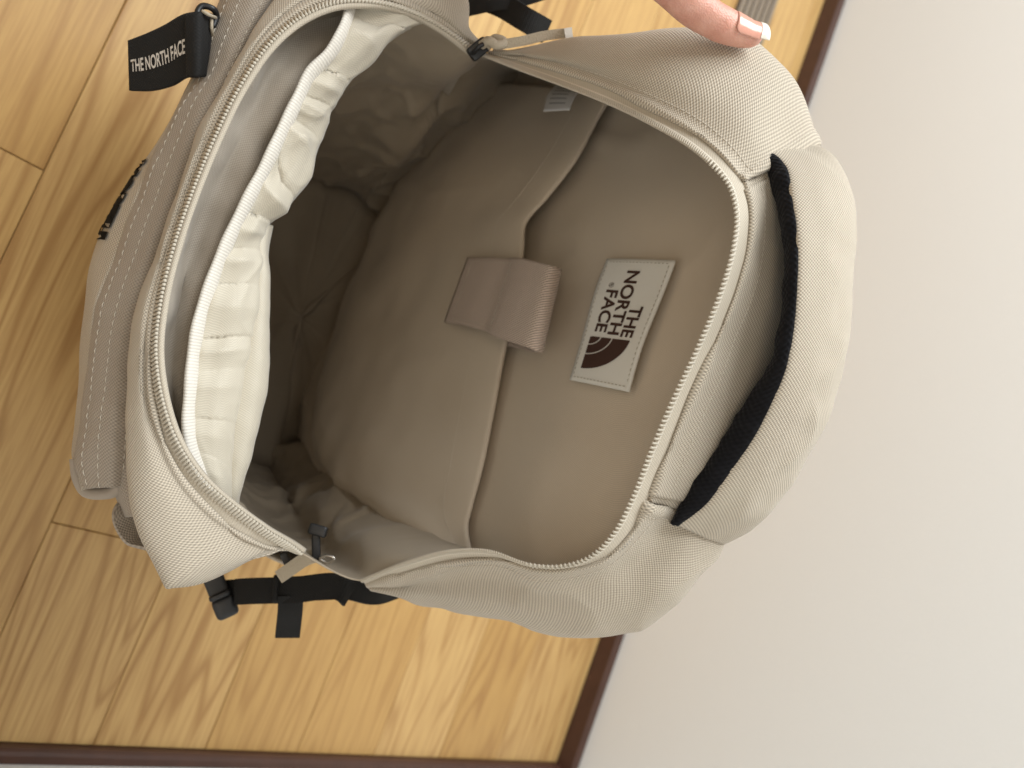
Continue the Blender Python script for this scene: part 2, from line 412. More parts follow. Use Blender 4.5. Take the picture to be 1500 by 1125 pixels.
sheet('top_panel', GT, M['cream'], bag, .0016)
rowsR = gusset(colsR, [(.30, .002), (.68, -.006)], 0, 1, '', None, 0) + wrap(ROUT, colsR)
GR = surf(rowsR, 150, 70); GR = wrinkle(GR, .004, 20, 12.3)
GR[:, :6] += (face_cam(GR, normals(GR))[:, :6] * (np.array([.4, 1.2, 1.2, .8, .3, 0]) * .0013)[None, :, None])
GR = crumple(GR, .0028, 16, 5)
sheet('side_panel', GR, M['cream'], bag, .0016)['label'] = 'right side panel of the back half'
for G_, nm in ((GL, 1), (GT, 2), (GR, 3)):
    k = 12 if nm != 2 else 10
    Nn = face_cam(G_, normals(G_)); stitches('stitching', G_[k] + Nn[k]*.0009, Nn[k], .0024, .0009, .00022, M['thread'], bag)
# folded seams where the side panels meet the top panel
for G_, col in ((GL, -1), (GR, 0)):
    Nn = face_cam(G_, normals(G_)); L_ = G_[3:46, col] + Nn[3:46, col] * .0010
    c2 = -5 if col == -1 else 4
    stitches('stitching', G_[4:46, c2] + Nn[4:46, c2]*.0009, Nn[4:46, c2], .0024, .0009, .00024, M['thread'], bag)

# grab handle: padded band over the top
HIN = [(1113, 213, .432), (1150, 245, .415), (1160, 290, .404), (1167, 340, .397), (1168, 400, .394), (1163, 470, .394), (1150, 540, .397), (1130, 590, .402), (1104, 640, .408), (1068, 692, .416), (1034, 738, .424), (992, 768, .433)]
HBL = [(1110, 214, .434), (1128, 252, .421), (1143, 310, .409), (1151, 360, .402), (1151, 420, .400), (1144, 480, .400), (1132, 530, .402), (1111, 570, .408), (1084, 612, .414), (1053, 662, .421), (1022, 706, .428), (984, 768, .436)]
HOUT = [(1197, 212, .448), (1224, 236, .436), (1244, 282, .430), (1252, 340, .425), (1251, 410, .423), (1246, 470, .423), (1235, 530, .425), (1215, 600, .430), (1190, 650, .435), (1152, 712, .442), (1110, 765, .448), (1058, 797, .456)]
a0 = WL([addd(p, .003, -2, 0) for p in HIN]); a1 = WL(HIN)
mid = [lerp(a, b, .40) for a, b in zip(HIN, HOUT)]; mid2 = [lerp(a, b, .80) for a, b in zip(HIN, HOUT)]
sh = np.array([.3, .7] + [1]*8 + [.7, .3])
m1 = WL([addd(p, -.008 * s) for p, s in zip(mid, sh)]); m2 = WL([addd(p, -.008 * s) for p, s in zip(mid2, sh)])
o1 = WL(HOUT); o2 = WL([addd(p, .018, -12, 0) for p in HOUT]); o3 = WL([addd(lerp(a, b, .5), .025) for a, b in zip(HIN, HOUT)])
GH = surf([a0, a1, m1, m2, o1, o2, o3], 170, 64); GH = wrinkle(GH, .0022, 30, 21.0, np.clip((np.arange(64) - 10) / 14, .1, 1)[:, None] * np.ones((1, 170)))
hm = np.clip((np.arange(64) - 14) / 10, 0, 1)[:, None] * np.ones((1, 170)); GH = crumple(GH, .0016, 26, 5, hm)
hd = sheet('grab_handle', GH, M['cream'], bag, .0016)
b0 = WL([addd(p, -.0005, 1, 0) for p in HIN]); b1 = WL([addd(lerp(a, b, .5), -.0022) for a, b in zip(HIN, HBL)]); b2 = WL(HBL); b3 = WL([addd(lerp(a, b, .35), .016) for a, b in zip(HBL, HOUT)])
GB = surf([b0, b1, b2, b3], 170, 20); GB = wrinkle(GB, .0011, 110, 2)
sheet('mesh_trim', GB, M['mesh'], hd, .002).location = (0, 0, 0)

# inner back panel
XS = np.linspace(440, 1100, 60)
def tab(xs, ys): return np.interp(XS, xs, ys)
yt = tab([440, 600, 690, 750, 850, 950, 1050, 1080, 1100], [320, 130, 100, 85, 105, 150, 215, 250, 300])
yb = tab([440, 520, 620, 700, 780, 830, 866, 901, 926, 954, 986, 1021, 1054, 1080, 1100], [640, 780, 845, 838, 845, 846, 832, 797, 750, 680, 605, 530, 450, 400, 330])
GP = np.array([[on_panel(x, a + (b - a) * t) for x, a, b in zip(XS, yt, yb)] for t in np.linspace(0, 1, 50)])
GP = wrinkle(GP, .003, 9, 4.4)
GP = crumple(GP, .0035, 12, 63)
bp_ = sheet('back_panel', GP, M['panel'], bag, .014, offset=0); bp_.modifiers[0].offset = 1.0 if np.sum(normals(GP)[25, 30] * PN) < 0 else -1.0

# laptop sleeve in front of the panel
STOP = [(900, 135, .010), (880, 165, .011), (840, 238, .014), (800, 290, .016), (769, 327, .019), (765, 365, .018), (757, 430, .014), (737, 520, .010), (722, 600, .008), (706, 680, .008), (690, 740, .008), (683, 775, .008), (690, 815, .006)]
SBOT = [(700, 120, .004), (680, 160, .006), (610, 235, .012), (580, 290, .016), (548, 350, .018), (528, 400, .019), (505, 460, .02), (482, 530, .021), (466, 590, .021), (464, 640, .021), (482, 690, .019), (560, 755, .016), (650, 815, .006)]
def sl(p): return on_panel(*p)
top_in = np.array([sl((p[0] - 4, p[1], p[2] - .006)) for p in STOP]); top = np.array([sl(p) for p in STOP])
r1 = np.array([sl((p[0] - 10, p[1], p[2] + .0015)) for p in STOP])
rm = [np.array([sl(tuple(lerp(a, b, t)[:2]) + (a[2] + (b[2] - a[2]) * t + bl,)) for a, b in zip(STOP, SBOT)]) for t, bl in ((.3, .003), (.6, .006), (.85, .005))]
rb = np.array([sl(p) for p in SBOT]); rb2 = np.array([sl((p[0] - 6, p[1], p[2] - .022)) for p in SBOT])
GS = surf([top_in, top, r1] + rm + [rb, rb2], 130, 90)
mask = np.clip(np.linspace(-.15, 1, 90), 0, 1)[:, None] * np.ones((1, 130)); GS = wrinkle(GS, .0055, 16, 30.5, mask)
GS = crumple(GS, .0045, 14, 23, mask, np.array([1, 1, .35]))
slv = sheet('laptop_sleeve', GS, M['panel'], bag, .0016)

Nsl = face_cam(GS, normals(GS)); stitches('stitching', GS[16] + Nsl[16]*.0009, Nsl[16], .0024, .0010, .00022, M['thread'], slv).location = (0, 0, 0)
# elastic tab folded over the sleeve edge
tb = []
for (xa, ya), (xb, yb_), lf in (((686, 378), (652, 472), .026), ((720, 378), (686, 478), .027), ((748, 379), (713, 486), .027), ((758, 378), (722, 492), .030), ((786, 384), (755, 503), .033), ((812, 391), (784, 513), .032), ((820, 394), (792, 516), .027), ((812, 394), (784, 516), .020), ((780, 388), (750, 508), .008), ((745, 382), (712, 500), .003)):
    A = on_panel(xa, ya, lf); B = on_panel(xb, yb_, lf); tb.append([A + (B - A) * t for t in (0, .5, 1)])
GE = surf(tb, 30, 70)
et = sheet('elastic_tab', GE, M['elastic'], slv, .0022); et.location = (0, 0, 0)
Ne = face_cam(GE, normals(GE))
for j in (2, 27): stitches('stitching', GE[3:22, j] + Ne[3:22, j]*.0013, Ne[3:22, j], .0022, .0007, .00025, M['thread'], slv).location = (0, 0, 0)
for i in (3, 20): stitches('stitching', GE[i, 2:28] + Ne[i, 2:28]*.0013, Ne[i, 2:28], .0022, .0007, .00025, M['thread'], slv).location = (0, 0, 0)

# sewn brand label
TL = on_panel(990, 382, .0035); BL = on_panel(890, 379.5, .0035); BR = on_panel(836, 557, .0035); TR = on_panel(921, 574, .0035)
def lab(s, t, lift=0.0):
    top_ = TL + (TR - TL) * s; bot = BL + (BR - BL) * s; p = bot + (top_ - bot) * t
    return p + PN * (lift + .0025 * math.sin(math.pi * s) * .6 + .0006 * math.sin(7 * s + 3 * t))
GLb = np.array([[lab(s, t) for s in np.linspace(0, 1, 40)] for t in np.linspace(0, 1, 20)])
lb = sheet('brand_label', GLb, M['white'], bag, .0011)
def text_mesh(body, bold=0.03, space=1.0, word=1.0):
    c = bpy.data.curves.new('txt', 'FONT'); c.body = body; c.offset = bold; c.space_character = space; c.space_word = word; c.resolution_u = 6
    o = bpy.data.objects.new('txt', c); sc.collection.objects.link(o); bpy.context.view_layer.update()
    dg = bpy.context.evaluated_depsgraph_get(); me = bpy.data.meshes.new_from_object(o.evaluated_get(dg))
    bpy.data.objects.remove(o); bpy.data.curves.remove(c)
    bm = bmesh.new(); bm.from_mesh(me); bmesh.ops.triangulate(bm, faces=bm.faces)
    bmesh.ops.subdivide_edges(bm, edges=[e for e in bm.edges if e.calc_length() > .25], cuts=2); bm.to_mesh(me); bm.free()
    V = np.array([v.co[:] for v in me.vertices]); return me, V
def put_text(body, fn, s0, s1, t0, t1, mat, parent, name, **kw):
    me, V = text_mesh(body, **kw); x0, y0 = V[:, 0].min(), V[:, 1].min(); x1, y1 = V[:, 0].max(), V[:, 1].max()
    for v, p in zip(me.vertices, V):
        v.co = fn(s0 + (p[0] - x0) / (x1 - x0) * (s1 - s0), t0 + (p[1] - y0) / (y1 - y0) * (t1 - t0))
    me.name = name; o = _link(name, me, mat, parent); return o
LF = lambda s, t: lab(s, t, .0009)
put_text('THE', LF, .375, .622, .625, .815, M['print'], lb, 'lettering', bold=.025)
put_text('NORTH', LF, .10, .612, .405, .595, M['print'], lb, 'lettering', bold=.025)
put_text('FACE', LF, .265, .602, .185, .375, M['print'], lb, 'lettering', bold=.025)
put_text('®', LF, .205, .245, .20, .275, M['print'], lb, 'lettering', bold=0.0)
def arc_band(r0, r1):
    V = []; F = []; n = 24
    for k in range(n + 1):
        a = math.pi / 2 * k / n
        for r in (r0, r1): V.append(LF(.642 + math.sin(a) * r * .255, .165 + math.cos(a) * r * .64 - .02 * math.sin(a)))
    for k in range(n): F.append((2*k, 2*k+1, 2*k+3, 2*k+2))
    return mesh('emblem', V, F, M['print'], lb)
for r0, r1 in ((.02, .235), (.27, .53), (.565, 1.0)): arc_band(r0, r1)
for s0, t0_, s1, t1_ in ((.03, .05, .03, .95), (.03, .95, .97, .95), (.97, .95, .97, .05), (.97, .05, .03, .05)):
    C = np.array([lab(s0 + (s1 - s0) * q, t0_ + (t1_ - t0_) * q, .0007) for q in np.linspace(0, 1, 40)])
    stitches('stitching', C, np.repeat(PN[None], 40, 0), .0018, .0012, .00028, M['lthread'], lb).location = (0, 0, 0)
# care label
c = [on_panel(*p) for p in ((862, 126, .022), (818, 122, .022), (796, 163, .040), (834, 161, .036))]
GC = surf([[c[0], (c[0]+c[1])/2, c[1]], [(c[0]*.5+c[3]*.5) + PN*.003, (c[0]+c[1]+c[2]+c[3])/4 + PN*.004, (c[1]+c[2])/2 + PN*.003], [c[3], (c[3]+c[2])/2, c[2]]], 16, 16)
cl = sheet('care_label', GC, M['paper'], bag, .0006)
M['grey'] = plain('grey_print', (.28, .28, .28), .7)
for i in (4, 6, 8, 10, 12):
    row = GC[i, 3:13] + PN * .0008; row2 = GC[i, 3:13] * .65 + GC[i + 1, 3:13] * .35 + PN * .0008
    mesh('print_line', list(row) + list(row2), [(k, k+1, 10+k+1, 10+k) for k in range(9)], M['grey'], cl)

# ---------------------------------------------------------------- front half
FRONT = [(695, 76, .50), (650, 43, .483), (595, 15, .465), (540, 3, .450), (490, 5, .442), (440, 26, .437), (397, 62, .432), (352, 127, .428), (317, 197, .425),
         (282, 282, .421), (254, 366, .418), (234, 450, .415), (228, 520, .413), (237, 590, .413), (257, 650, .416), (291, 702, .422), (340, 746, .432), (366, 765, .438), (376, 772, .440), (386, 779, .443), (412, 794, .452), (438, 808, .465)]
FB = [(702, 62, .506), (684, 42, .497), (678, -6, .488), (605, -55, .476), (500, -62, .462), (415, -10, .452), (370, 46, .443), (332, 118, .438), (295, 188, .434),
      (260, 280, .430), (226, 380, .427), (199, 465, .423), (186, 550, .420), (184, 630, .417), (189, 700, .415), (207, 768, .415), (230, 826, .417), (243, 855, .418), (246.5, 859.5, .4185), (254, 858, .419), (322, 842, .432), (402, 797, .455)]
tw = [8, 12, 12, 11, 10, 9, 9, 8, 8, 8, 9, 10, 11, 13, 16, 20, 24, 24, 23, 22, 18, 12]
FE = [toward(a, b, w_) for a, b, w_ in zip(FRONT, FB, tw)]
T0 = WL(FRONT); T1 = WL([addd(p, .0015) for p in FE])
G = surf([T0, (T0 + T1) / 2, T1], 240, 7); ft = sheet('zipper_tape', G, M['tape'], bag, .0008)
Nz = face_cam(G, normals(G)); Sd = np.repeat(unit(G[0] - G[-1])[None], 7, 0)
zf = zip_teeth('zipper_teeth', G[0] + Nz[0]*.0008, Nz[0], Sd[0], .0020, .0044, .00088, M['coil'], ft); zf.location = (0, 0, 0)
rin = G[0] + Sd[0]*.0024
sheet('tape_edge', np.array([rin + Nz[0]*.0002, rin + Sd[0]*.0008 - Nz[0]*.0010, rin + Sd[0]*.0010 - Nz[0]*.0024]), M['tape'], ft, .0007).location = (0, 0, 0)
# canvas strip and right-hand corner outside the zip
fr = [WL([addd(e, .004) for e in FE]), WL([addd(e, -.0010) for e in FE]), WL([addd(toward(e, o, 9), -.0003) for e, o in zip(FE, FB)])]
for t, bl in ((.4, -.003), (.75, -.003)): fr.append(WL([addd(lerp(e, o, t), bl) for e, o in zip(FE, FB)]))
fr.append(WL(FB))
def tuck(P, s, dd, centre=(430, 480)): return WL([(p[0] + (centre[0]-p[0])*s, p[1] + (centre[1]-p[1])*s, p[2] + dd) for p in P])
def under(P, k, x=-.01):
    Q = WL(P); k = k * np.minimum(1, .08 + .25 * np.arange(len(P))[::-1]); Q[:, 0] += x * k; Q[:, 1] += .034 * k; Q[:, 2] -= .05 * k; return Q
fr += [under(FB, .2), under(FB, .9), under(FB, 2.3)]
GF = surf(fr, 220, 80); GF = wrinkle(GF, .0022, 24, 41.0)
GF = crumple(GF, .0012, 24, 5)
sheet('front_rim_panel', GF, M['cream'], bag, .0016)
Nn = face_cam(GF, normals(GF))
for k in (13, 17): stitches('stitching', GF[k] + Nn[k]*.0009, Nn[k], .0022, .0008, .00024, M['thread'], bag)

# ribbed zip band of the front pocket and its face
BI = [(420, -60, .47), (368, 35, .458), (333, 110, .452), (297, 185, .448), (262, 278, .444), (228, 378, .441), (203, 460, .438), (190, 545, .434), (187, 600, .431), (183, 660, .430), (176, 712, .433)]
BO = [(345, -60, .478), (318, 20, .470), (291, 110, .464), (252, 182, .460), (213, 266, .456), (174, 372, .452), (141, 460, .447), (131, 550, .443), (120, 625, .440), (113, 675, .438), (124, 716, .438)]
br = [WL([addd(p, .02, 12, 0) for p in BI]), WL(BI)]
for t, bl in ((.2, -.004), (.5, -.005), (.8, -.004)): br.append(WL([addd(lerp(a, b, t), bl) for a, b in zip(BI, BO)]))
br.append(WL(BO)); br.append(WL([addd(p, .012, 1, 0) for p in BO]))
GN = surf(br, 180, 50); GN = wrinkle(GN, .0014, 40, 50.0)
gb = sheet('pocket_zip_band', GN, M['gros'], bag, .002)
Nn = face_cam(GN, normals(GN))
for k in (15, 25, 33): stitches('stitching', GN[k] + Nn[k]*.0011, Nn[k], .0030, .0018, .00028, M['thread'], gb).location = (0, 0, 0)
# rolled end of the band
SIL = [(345, -60, .50), (318, 15, .49), (285, 112, .485), (235, 203, .482), (194, 266, .480), (140, 368, .478), (124, 470, .472), (117, 550, .466), (113, 625, .458), (111, 675, .450), (124, 718, .445)]
fc = [WL([addd(p, .0015, 1, 0) for p in BO]), WL([addd(lerp(a, b, .5), -.004) for a, b in zip(BO, SIL)]), WL(SIL)]
for s, dd in ((.03, .03), (.12, .09), (.26, .16)): fc.append(tuck(SIL, s, dd, (480, 420)))
GFc = surf(fc, 150, 60); GFc = wrinkle(GFc, .002, 20, 61)
pf = sheet('front_pocket', GFc, M['cream'], bag, .0018)
# rounded lower end of the pocket, and the layer behind it
e0 = [(112, 672, .4385), (116, 702, .4375), (127, 719, .4370), (150, 722, .436), (170, 717, .434), (178, 700, .431)]
tube('pocket_end', curve(WL([addd(p, .004) for p in e0]), 30), .0034, M['gros'], bag, 12)
MI = [(189, 575, .436), (193, 640, .432), (201, 700, .430), (210, 755, .431)]; MO = [(176, 585, .444), (172, 650, .442), (171, 712, .440), (186, 757, .442)]
mr = [WL([addd(p, .02, 8, 0) for p in MI]), WL(MI), WL([addd(lerp(a, b, .5), -.005) for a, b in zip(MI, MO)]), WL(MO), WL([addd(p, .03, 4, 0) for p in MO]), WL([addd(p, .09, 20, -30) for p in MO])]
sheet('middle_pocket', surf(mr, 50, 40), M['gros'], bag, .002)
# black embroidered lettering on the front pocket face, seen almost edge on
Nf = normals(GFc); Nf = Nf * np.sign(np.sum((Nf * (CAM - GFc))[:5, 60:90]))
def facept(s, t, lift=.0020):
    j = s * 149; i = t * 59; j0 = int(min(j, 148)); i0 = int(min(i, 58)); a = j - j0; b = i - i0
    L2 = lambda A: (A[i0, j0]*(1-a) + A[i0, j0+1]*a)*(1-b) + (A[i0+1, j0]*(1-a) + A[i0+1, j0+1]*a)*b
    return L2(GFc) + unit(L2(Nf)) * lift
put_text('NORTH', lambda s, t: facept(s, t), .40, .55, .36, .06, M['embroid'], pf, 'embroidery', bold=.12)

# inner pocket with gathered elastic top
RG = [(518, -14, .456), (503, 45, .449), (484, 78, .447), (454, 110, .445), (434, 150, .443), (411, 197, .441), (391, 240, .440), (362, 295, .438), (330, 362, .436), (309, 415, .434), (293, 465, .432), (283, 520, .431), (279, 570, .430), (276, 615, .430), (282, 660, .431), (304, 722, .437)]
ED = [(655, 18, .487), (585, 48, .468), (552, 76, .466), (520, 112, .465), (484, 155, .464), (470, 205, .463), (452, 256, .461), (428, 295, .459), (384, 342, .455), (381, 390, .453), (376, 437, .451), (366, 495, .450), (356, 548, .449), (345, 605, .448), (338, 662, .449), (335, 735, .452)]
C_ = WL(RG); GRd = curve(C_, 200)
rad = np.array([.0048 + .00025 * math.sin(i * .37) for i in range(200)])
bd = tube('elastic_binding', GRd, rad, M['binding'], bag, 14, up=np.array([0, .5, .85]), flat=.5)
bd.data.uv_layers.new(name='uv')
_s = np.concatenate([[0], np.cumsum(np.linalg.norm(np.diff(GRd, axis=0), axis=1))])
for p in bd.data.polygons:
    for li in p.loop_indices:
        vi = bd.data.loops[li].vertex_index; bd.data.uv_layers['uv'].data[li].uv = (_s[vi // 14], (vi % 14) * .0005)
pr = [WL([addd(p, .003, 2, 0) for p in RG])]
for t, bl in ((.15, .000), (.35, -.002), (.6, -.004), (.85, -.002)): pr.append(WL([addd(lerp(a, b, t), bl) for a, b in zip(RG, ED)]))
pr.append(WL(ED)); pr.append(WL([addd(p, .022, -6, 2) for p in ED])); pr.append(WL([addd(p, .07, -22, 6) for p in ED]))
NU = 320; NV = 90; GK = surf(pr, NU, NV)
Nk = face_cam(GK, normals(GK))
for i in range(NV):
    v = i / (NV - 1)
    for j in range(NU):
        u = j / (NU - 1); env = math.exp(-((v - .15) / .13) ** 2) + .28 * math.exp(-((v - .38) / .12) ** 2); env *= min(1, v / .05)
        q = u * 13 + .9 * nz((u * 7, 0, 0), 1.0, 3) - v * 1.1 + v * 1.5 * nz((u * 5, 1, 0), 1.0, 8)
        fr_ = q - math.floor(q); tri = 1 - abs(fr_ - .42) / (.42 if fr_ < .42 else .58); fold_ = tri ** 1.4
        amp = .0072 * (.35 + 1.3 * abs(nz((math.floor(q) * 1.37, 2, 0), 1.0, 5))) * (1 if u < .70 else max(.15, 1 - (u - .70) * 4.5))
        GK[i, j] += Nk[i, j] * (env * amp * (fold_ - .75) + .0016 * nz(GK[i, j], 45, 2) * (1 if u < .7 else .5))
GK = crumple(GK, .0016, 40, 15)
sheet('inner_pocket', GK, M['pocket'], bag, .0014)
# smooth lower pouch that shows beyond the seam
PB = [(398, 330, .466), (393, 357, .464), (394, 400, .462), (393, 440, .461), (391, 490, .460), (388, 545, .459), (379, 605, .458), (366, 658, .458), (350, 720, .460), (345, 750, .466)]
PA = [(380, 325, .458), (378, 350, .456), (378, 392, .455), (373, 437, .4535), (362, 495, .4525), (352, 548, .4515), (341, 605, .4505), (334, 662, .4515), (330, 720, .454), (328, 745, .458)]
pb = [WL([addd(p, .004, -8, 0) for p in PA]), WL(PA), WL([addd(lerp(a, b, .6), -.003) for a, b in zip(PA, PB)]), WL(PB), WL([addd(p, .02, -4, 1) for p in PB]), WL([addd(p, .07, -22, 4) for p in PB])]
GPo = wrinkle(surf(pb, 120, 50), .0016, 35, 77); sheet('pocket_base', GPo, M['pocket'], bag, .0014)
# lining of the front wall, in the gap between zip and pocket
VA = [(600, 18, .468), (560, 8, .458), (495, 8, .450), (447, 32, .444), (405, 72, .439), (362, 132, .434), (330, 195, .431), (296, 280, .428), (266, 366, .426), (246, 450, .423), (238, 520, .421), (246, 590, .421), (266, 650, .423), (300, 705, .43)]
VB = [(560, 30, .480), (520, 35, .472), (480, 60, .464), (440, 100, .459), (415, 140, .455), (390, 190, .452), (365, 240, .449), (335, 305, .446), (303, 385, .443), (282, 450, .441), (270, 520, .439), (268, 590, .438), (278, 650, .439), (302, 715, .444)]
VC = [addd(p, .010, 26, 8) for p in VB[:-3]] + [addd(VB[-3], .012, 16, 2), addd(VB[-2], .012, 12, 0), addd(VB[-1], .012, 10, 0)]
GV = surf([WL([addd(p, .001, -7, -3) for p in VA]), WL([addd(lerp(a, b, .35), .011) for a, b in zip(VA, VB)]), WL(VB), WL(VC), WL([addd(p, .05, 10, 2) for p in VC])], 120, 40)
GV = wrinkle(GV, .004, 30, 71)
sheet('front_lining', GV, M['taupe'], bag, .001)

# ---------------------------------------------------------------- lining bag and lower body
loop = [addd(p, .003) for p in REAR] + [addd(p, .006) for p in FRONT[::-1]]
Lp = WL(loop); nR = len(REAR)
Lp = np.vstack([Lp, Lp[:1]])
rear_w = np.array([np.clip(min(i + .5, nR - 2.5 - i) / 2.0, 0, 1) if i < nR else 0 for i in range(len(loop))]); rear_w = np.append(rear_w, rear_w[0])
def ring(f, z_, outw=0.0):
    out = []
    for i, p in enumerate(Lp):
        bx = -.09 + (p[0] + .09) * .88; by = .425 + (p[1] - .275) * .72
        q = np.array([p[0] + (bx - p[0]) * f, p[1] + (by - p[1]) * f, p[2] + (z_ - p[2]) * f])
        b = math.sin(math.pi * min(1, f)) * .012
        c = np.array([-.09, .35, q[2]]); n = unit(q - c); q = q + n * (b + outw)
        wv = rear_w[i]
        if wv > 0 and f > .02:
            i_ = min(i, nR - 1) if i < nR else 0
            e = lerp(REAR[i_], ROUT[i_], .45 if i_ < 7 else (.16 if i_ < 19 else .25)); q1 = on_panel(e[0], e[1], -.016 - outw)
            q2 = np.array([bx, PY(z_) + .016 + outw, z_]); g = max(0, f - .06) / .94
            q = q * (1 - wv) + (q1 + (q2 - q1) * g) * wv
        out.append(q)
    return np.array(out)
def bowl(outw, fs, nu, nv):
    return surf([ring(f, .02 if outw == 0 else .004, outw) for f in fs], nu, nv)
GLn = bowl(0, [0, .06, .25, .5, .75, .95, 1.0], 320, 120)
mk = np.clip(np.linspace(-.1, 2.2, 120), 0, 1)[:, None] * np.ones((1, 320))
GLn = wrinkle(GLn, .013, 15, 81, mk, np.array([1, 1, .5]))
GLn = crumple(GLn, .010, 17, 33, mk, np.array([1, 1, .6])); GLn = crumple(GLn, .005, 34, 53, mk)
sheet('lining', GLn, M['lining'], bag, .001)
bc = GLn[-1].mean(axis=0)
GB_ = np.array([GLn[-1] * (1 - t) + bc * t for t in np.linspace(0, 1, 12)]); GB_ = wrinkle(GB_, .006, 18, 90); sheet('bottom_lining', GB_, M['lining'], bag, .001)
GO = bowl(.022, [.42, .46, .5, .75, .92, 1.0], 160, 50); GO[-1, :, 2] = .003
sheet('lower_body', GO, M['cream'], bag, .002)
bc = GO[-1].mean(axis=0); sheet('bottom_panel', np.array([GO[-1] * (1 - t) + bc * t for t in np.linspace(0, 1, 6)]), M['cream'], bag, .002)
#SMALL
# ---------------------------------------------------------------- zip sliders, pulls, straps (parts of the backpack)
def rbox(name, c, ax, sizes, mat, parent, bev=.25):
    """small rounded block: centre, three axes, three sizes"""
    bm = bmesh.new(); bmesh.ops.create_cube(bm, size=1.0)
    bmesh.ops.bevel(bm, geom=bm.edges[:], offset=bev, segments=3, profile=.6, affect='EDGES')
    me = bpy.data.meshes.new(name)
    for v in bm.verts:
        v.co = Vector(c + ax[0]*v.co.x*sizes[0] + ax[1]*v.co.y*sizes[1] + ax[2]*v.co.z*sizes[2])
    bm.to_mesh(me); bm.free(); me.polygons.foreach_set('use_smooth', [True]*len(me.polygons))
    return link(name, me, mat, parent)
def axes(p, q):
    """axes: from pixel point p to q, across in the picture, towards the lens"""
    a = unit(W(*q) - W(*p)); n = unit(CAM - W(*p)); b = unit(np.cross(n, a)); return a, b, np.cross(a, b)
# left zip end
A = axes((687, 84, .497), (716, 60, .497))
sl1 = rbox('zipper_slider', W(701, 72, .494), A, (.0125, .0085, .006), M['plastic'], bag, .2)
tube('slider_bridge', curve(WL([(692, 78, .49), (702, 68, .484), (713, 62, .49)]), 12), .0014, M['plastic'], sl1, 8).location = (0, 0, 0)
tube('pull_knot', curve(WL([(706, 66, .489), (716, 60, .485), (728, 66, .486), (738, 62, .488), (726, 57, .489), (712, 68, .490)]), 40), .0027, M['cord'], sl1, 8).location = (0, 0, 0)
ribbon('pull_tab', curve(WL([(728, 66, .489), (765, 60, .488), (800, 52, .489), (836, 48, .490)]), 24), .0052, .0022, M['cord'], sl1, side=A[1]).location = (0, 0, 0)
ribbon('pull_end', curve(WL([(827, 50, .488), (832, 49, .488), (838, 48, .488)]), 4), .0058, .0035, M['clear'], sl1, side=A[1]).location = (0, 0, 0)
# right zip end
A = axes((452, 774, .50), (480, 782, .50))
sl2 = rbox('zipper_slider', W(466, 777, .497), A, (.0105, .0065, .006), M['plastic'], bag, .2)
rbox('slider_stem', W(463, 800, .499), axes((463, 780, .5), (464, 822, .5)), (.0160, .0050, .004), M['plastic'], sl2).location = (0, 0, 0)
tube('pull_ring', np.vstack([curve(WL([(468, 818, .497), (478, 814, .496), (490, 818, .496), (480, 824, .497), (468, 819, .497)]), 24)]), .0009, M['ring'], sl2, 8).location = (0, 0, 0)
ribbon('pull_tab', curve(WL([(466, 812, .500), (446, 820, .502), (428, 832, .503), (409, 845, .505)]), 20), .0078, .0024, M['cord'], sl2, side=axes((466, 812, .5), (409, 845, .5))[1]).location = (0, 0, 0)
rbox('pull_bead', W(418, 818, .512), axes((414, 808, .5), (424, 830, .5)), (.0085, .0045, .004), M['plastic'], sl2).location = (0, 0, 0)
# compression strap and buckle on the right side
A = axes((340, 866, .54), (510, 864, .54))
st = ribbon('side_strap', curve(WL([(326, 868, .545), (360, 866, .54), (420, 863, .538), (470, 861, .538), (508, 860, .54), (546, 868, .552), (580, 860, .575)]), 50), .0152, .0028, M['black'], bag, side=A[1])
ribbon('strap_loop', curve(WL([(345, 867, .537), (362, 866, .534), (430, 864, .532), (500, 861, .534), (512, 872, .538)]), 30), .0158, .002, M['black'], st, side=A[1]).location = (0, 0, 0)
rbox('keeper', W(404, 863, .530), A, (.0030, .0172, .005), M['black'], st).location = (0, 0, 0)
A2 = axes((423, 884, .535), (424, 932, .535))
ribbon('strap_tail', curve(WL([(426, 872, .531), (425, 895, .533), (423, 915, .537), (421, 933, .54)]), 16), .0150, .0022, M['black'], st, side=A2[1]).location = (0, 0, 0)
A3 = axes((312, 840, .54), (334, 895, .54))
bk = rbox('buckle', W(317, 858, .540), A3, (.021, .0125, .007), M['plastic'], bag, .22)
rbox('buckle_tip', W(330, 889, .540), A3, (.0135, .0140, .0085), M['plastic'], bk, .28).location = (0, 0, 0)
rbox('buckle_bar', W(322, 872, .537), A3, (.0035, .0135, .008), M['plastic'], bk, .28).location = (0, 0, 0)
# strap on the left side
A4 = axes((690, 0, .57), (800, 40, .57))
s2 = ribbon('side_strap', curve(WL([(640, -30, .59), (690, -8, .575), (735, 8, .565), (772, 30, .56), (800, 46, .57)]), 40), .0150, .003, M['black'], bag, side=A4[1])
ribbon('strap_tail', curve(WL([(684, 6, .565), (720, -2, .56), (760, -8, .56), (800, -20, .56)]), 20), .0150, .0025, M['black'], s2, side=axes((684, 6, .56), (800, -20, .56))[1]).location = (0, 0, 0)
# webbing loop at the lower front corner
lp_ = curve(WL([(212, 742, .452), (190, 742, .446), (180, 752, .442), (184, 770, .442), (196, 788, .443), (214, 796, .446), (232, 790, .455)]), 50)
ribbon('webbing_loop', lp_, .0105, .0018, M['gros'], bag, side=unit(unit(W(230, 775, .45) - W(200, 770, .45)) * .75 + unit(W(200, 770, .47) - W(200, 770, .45)) * .65))
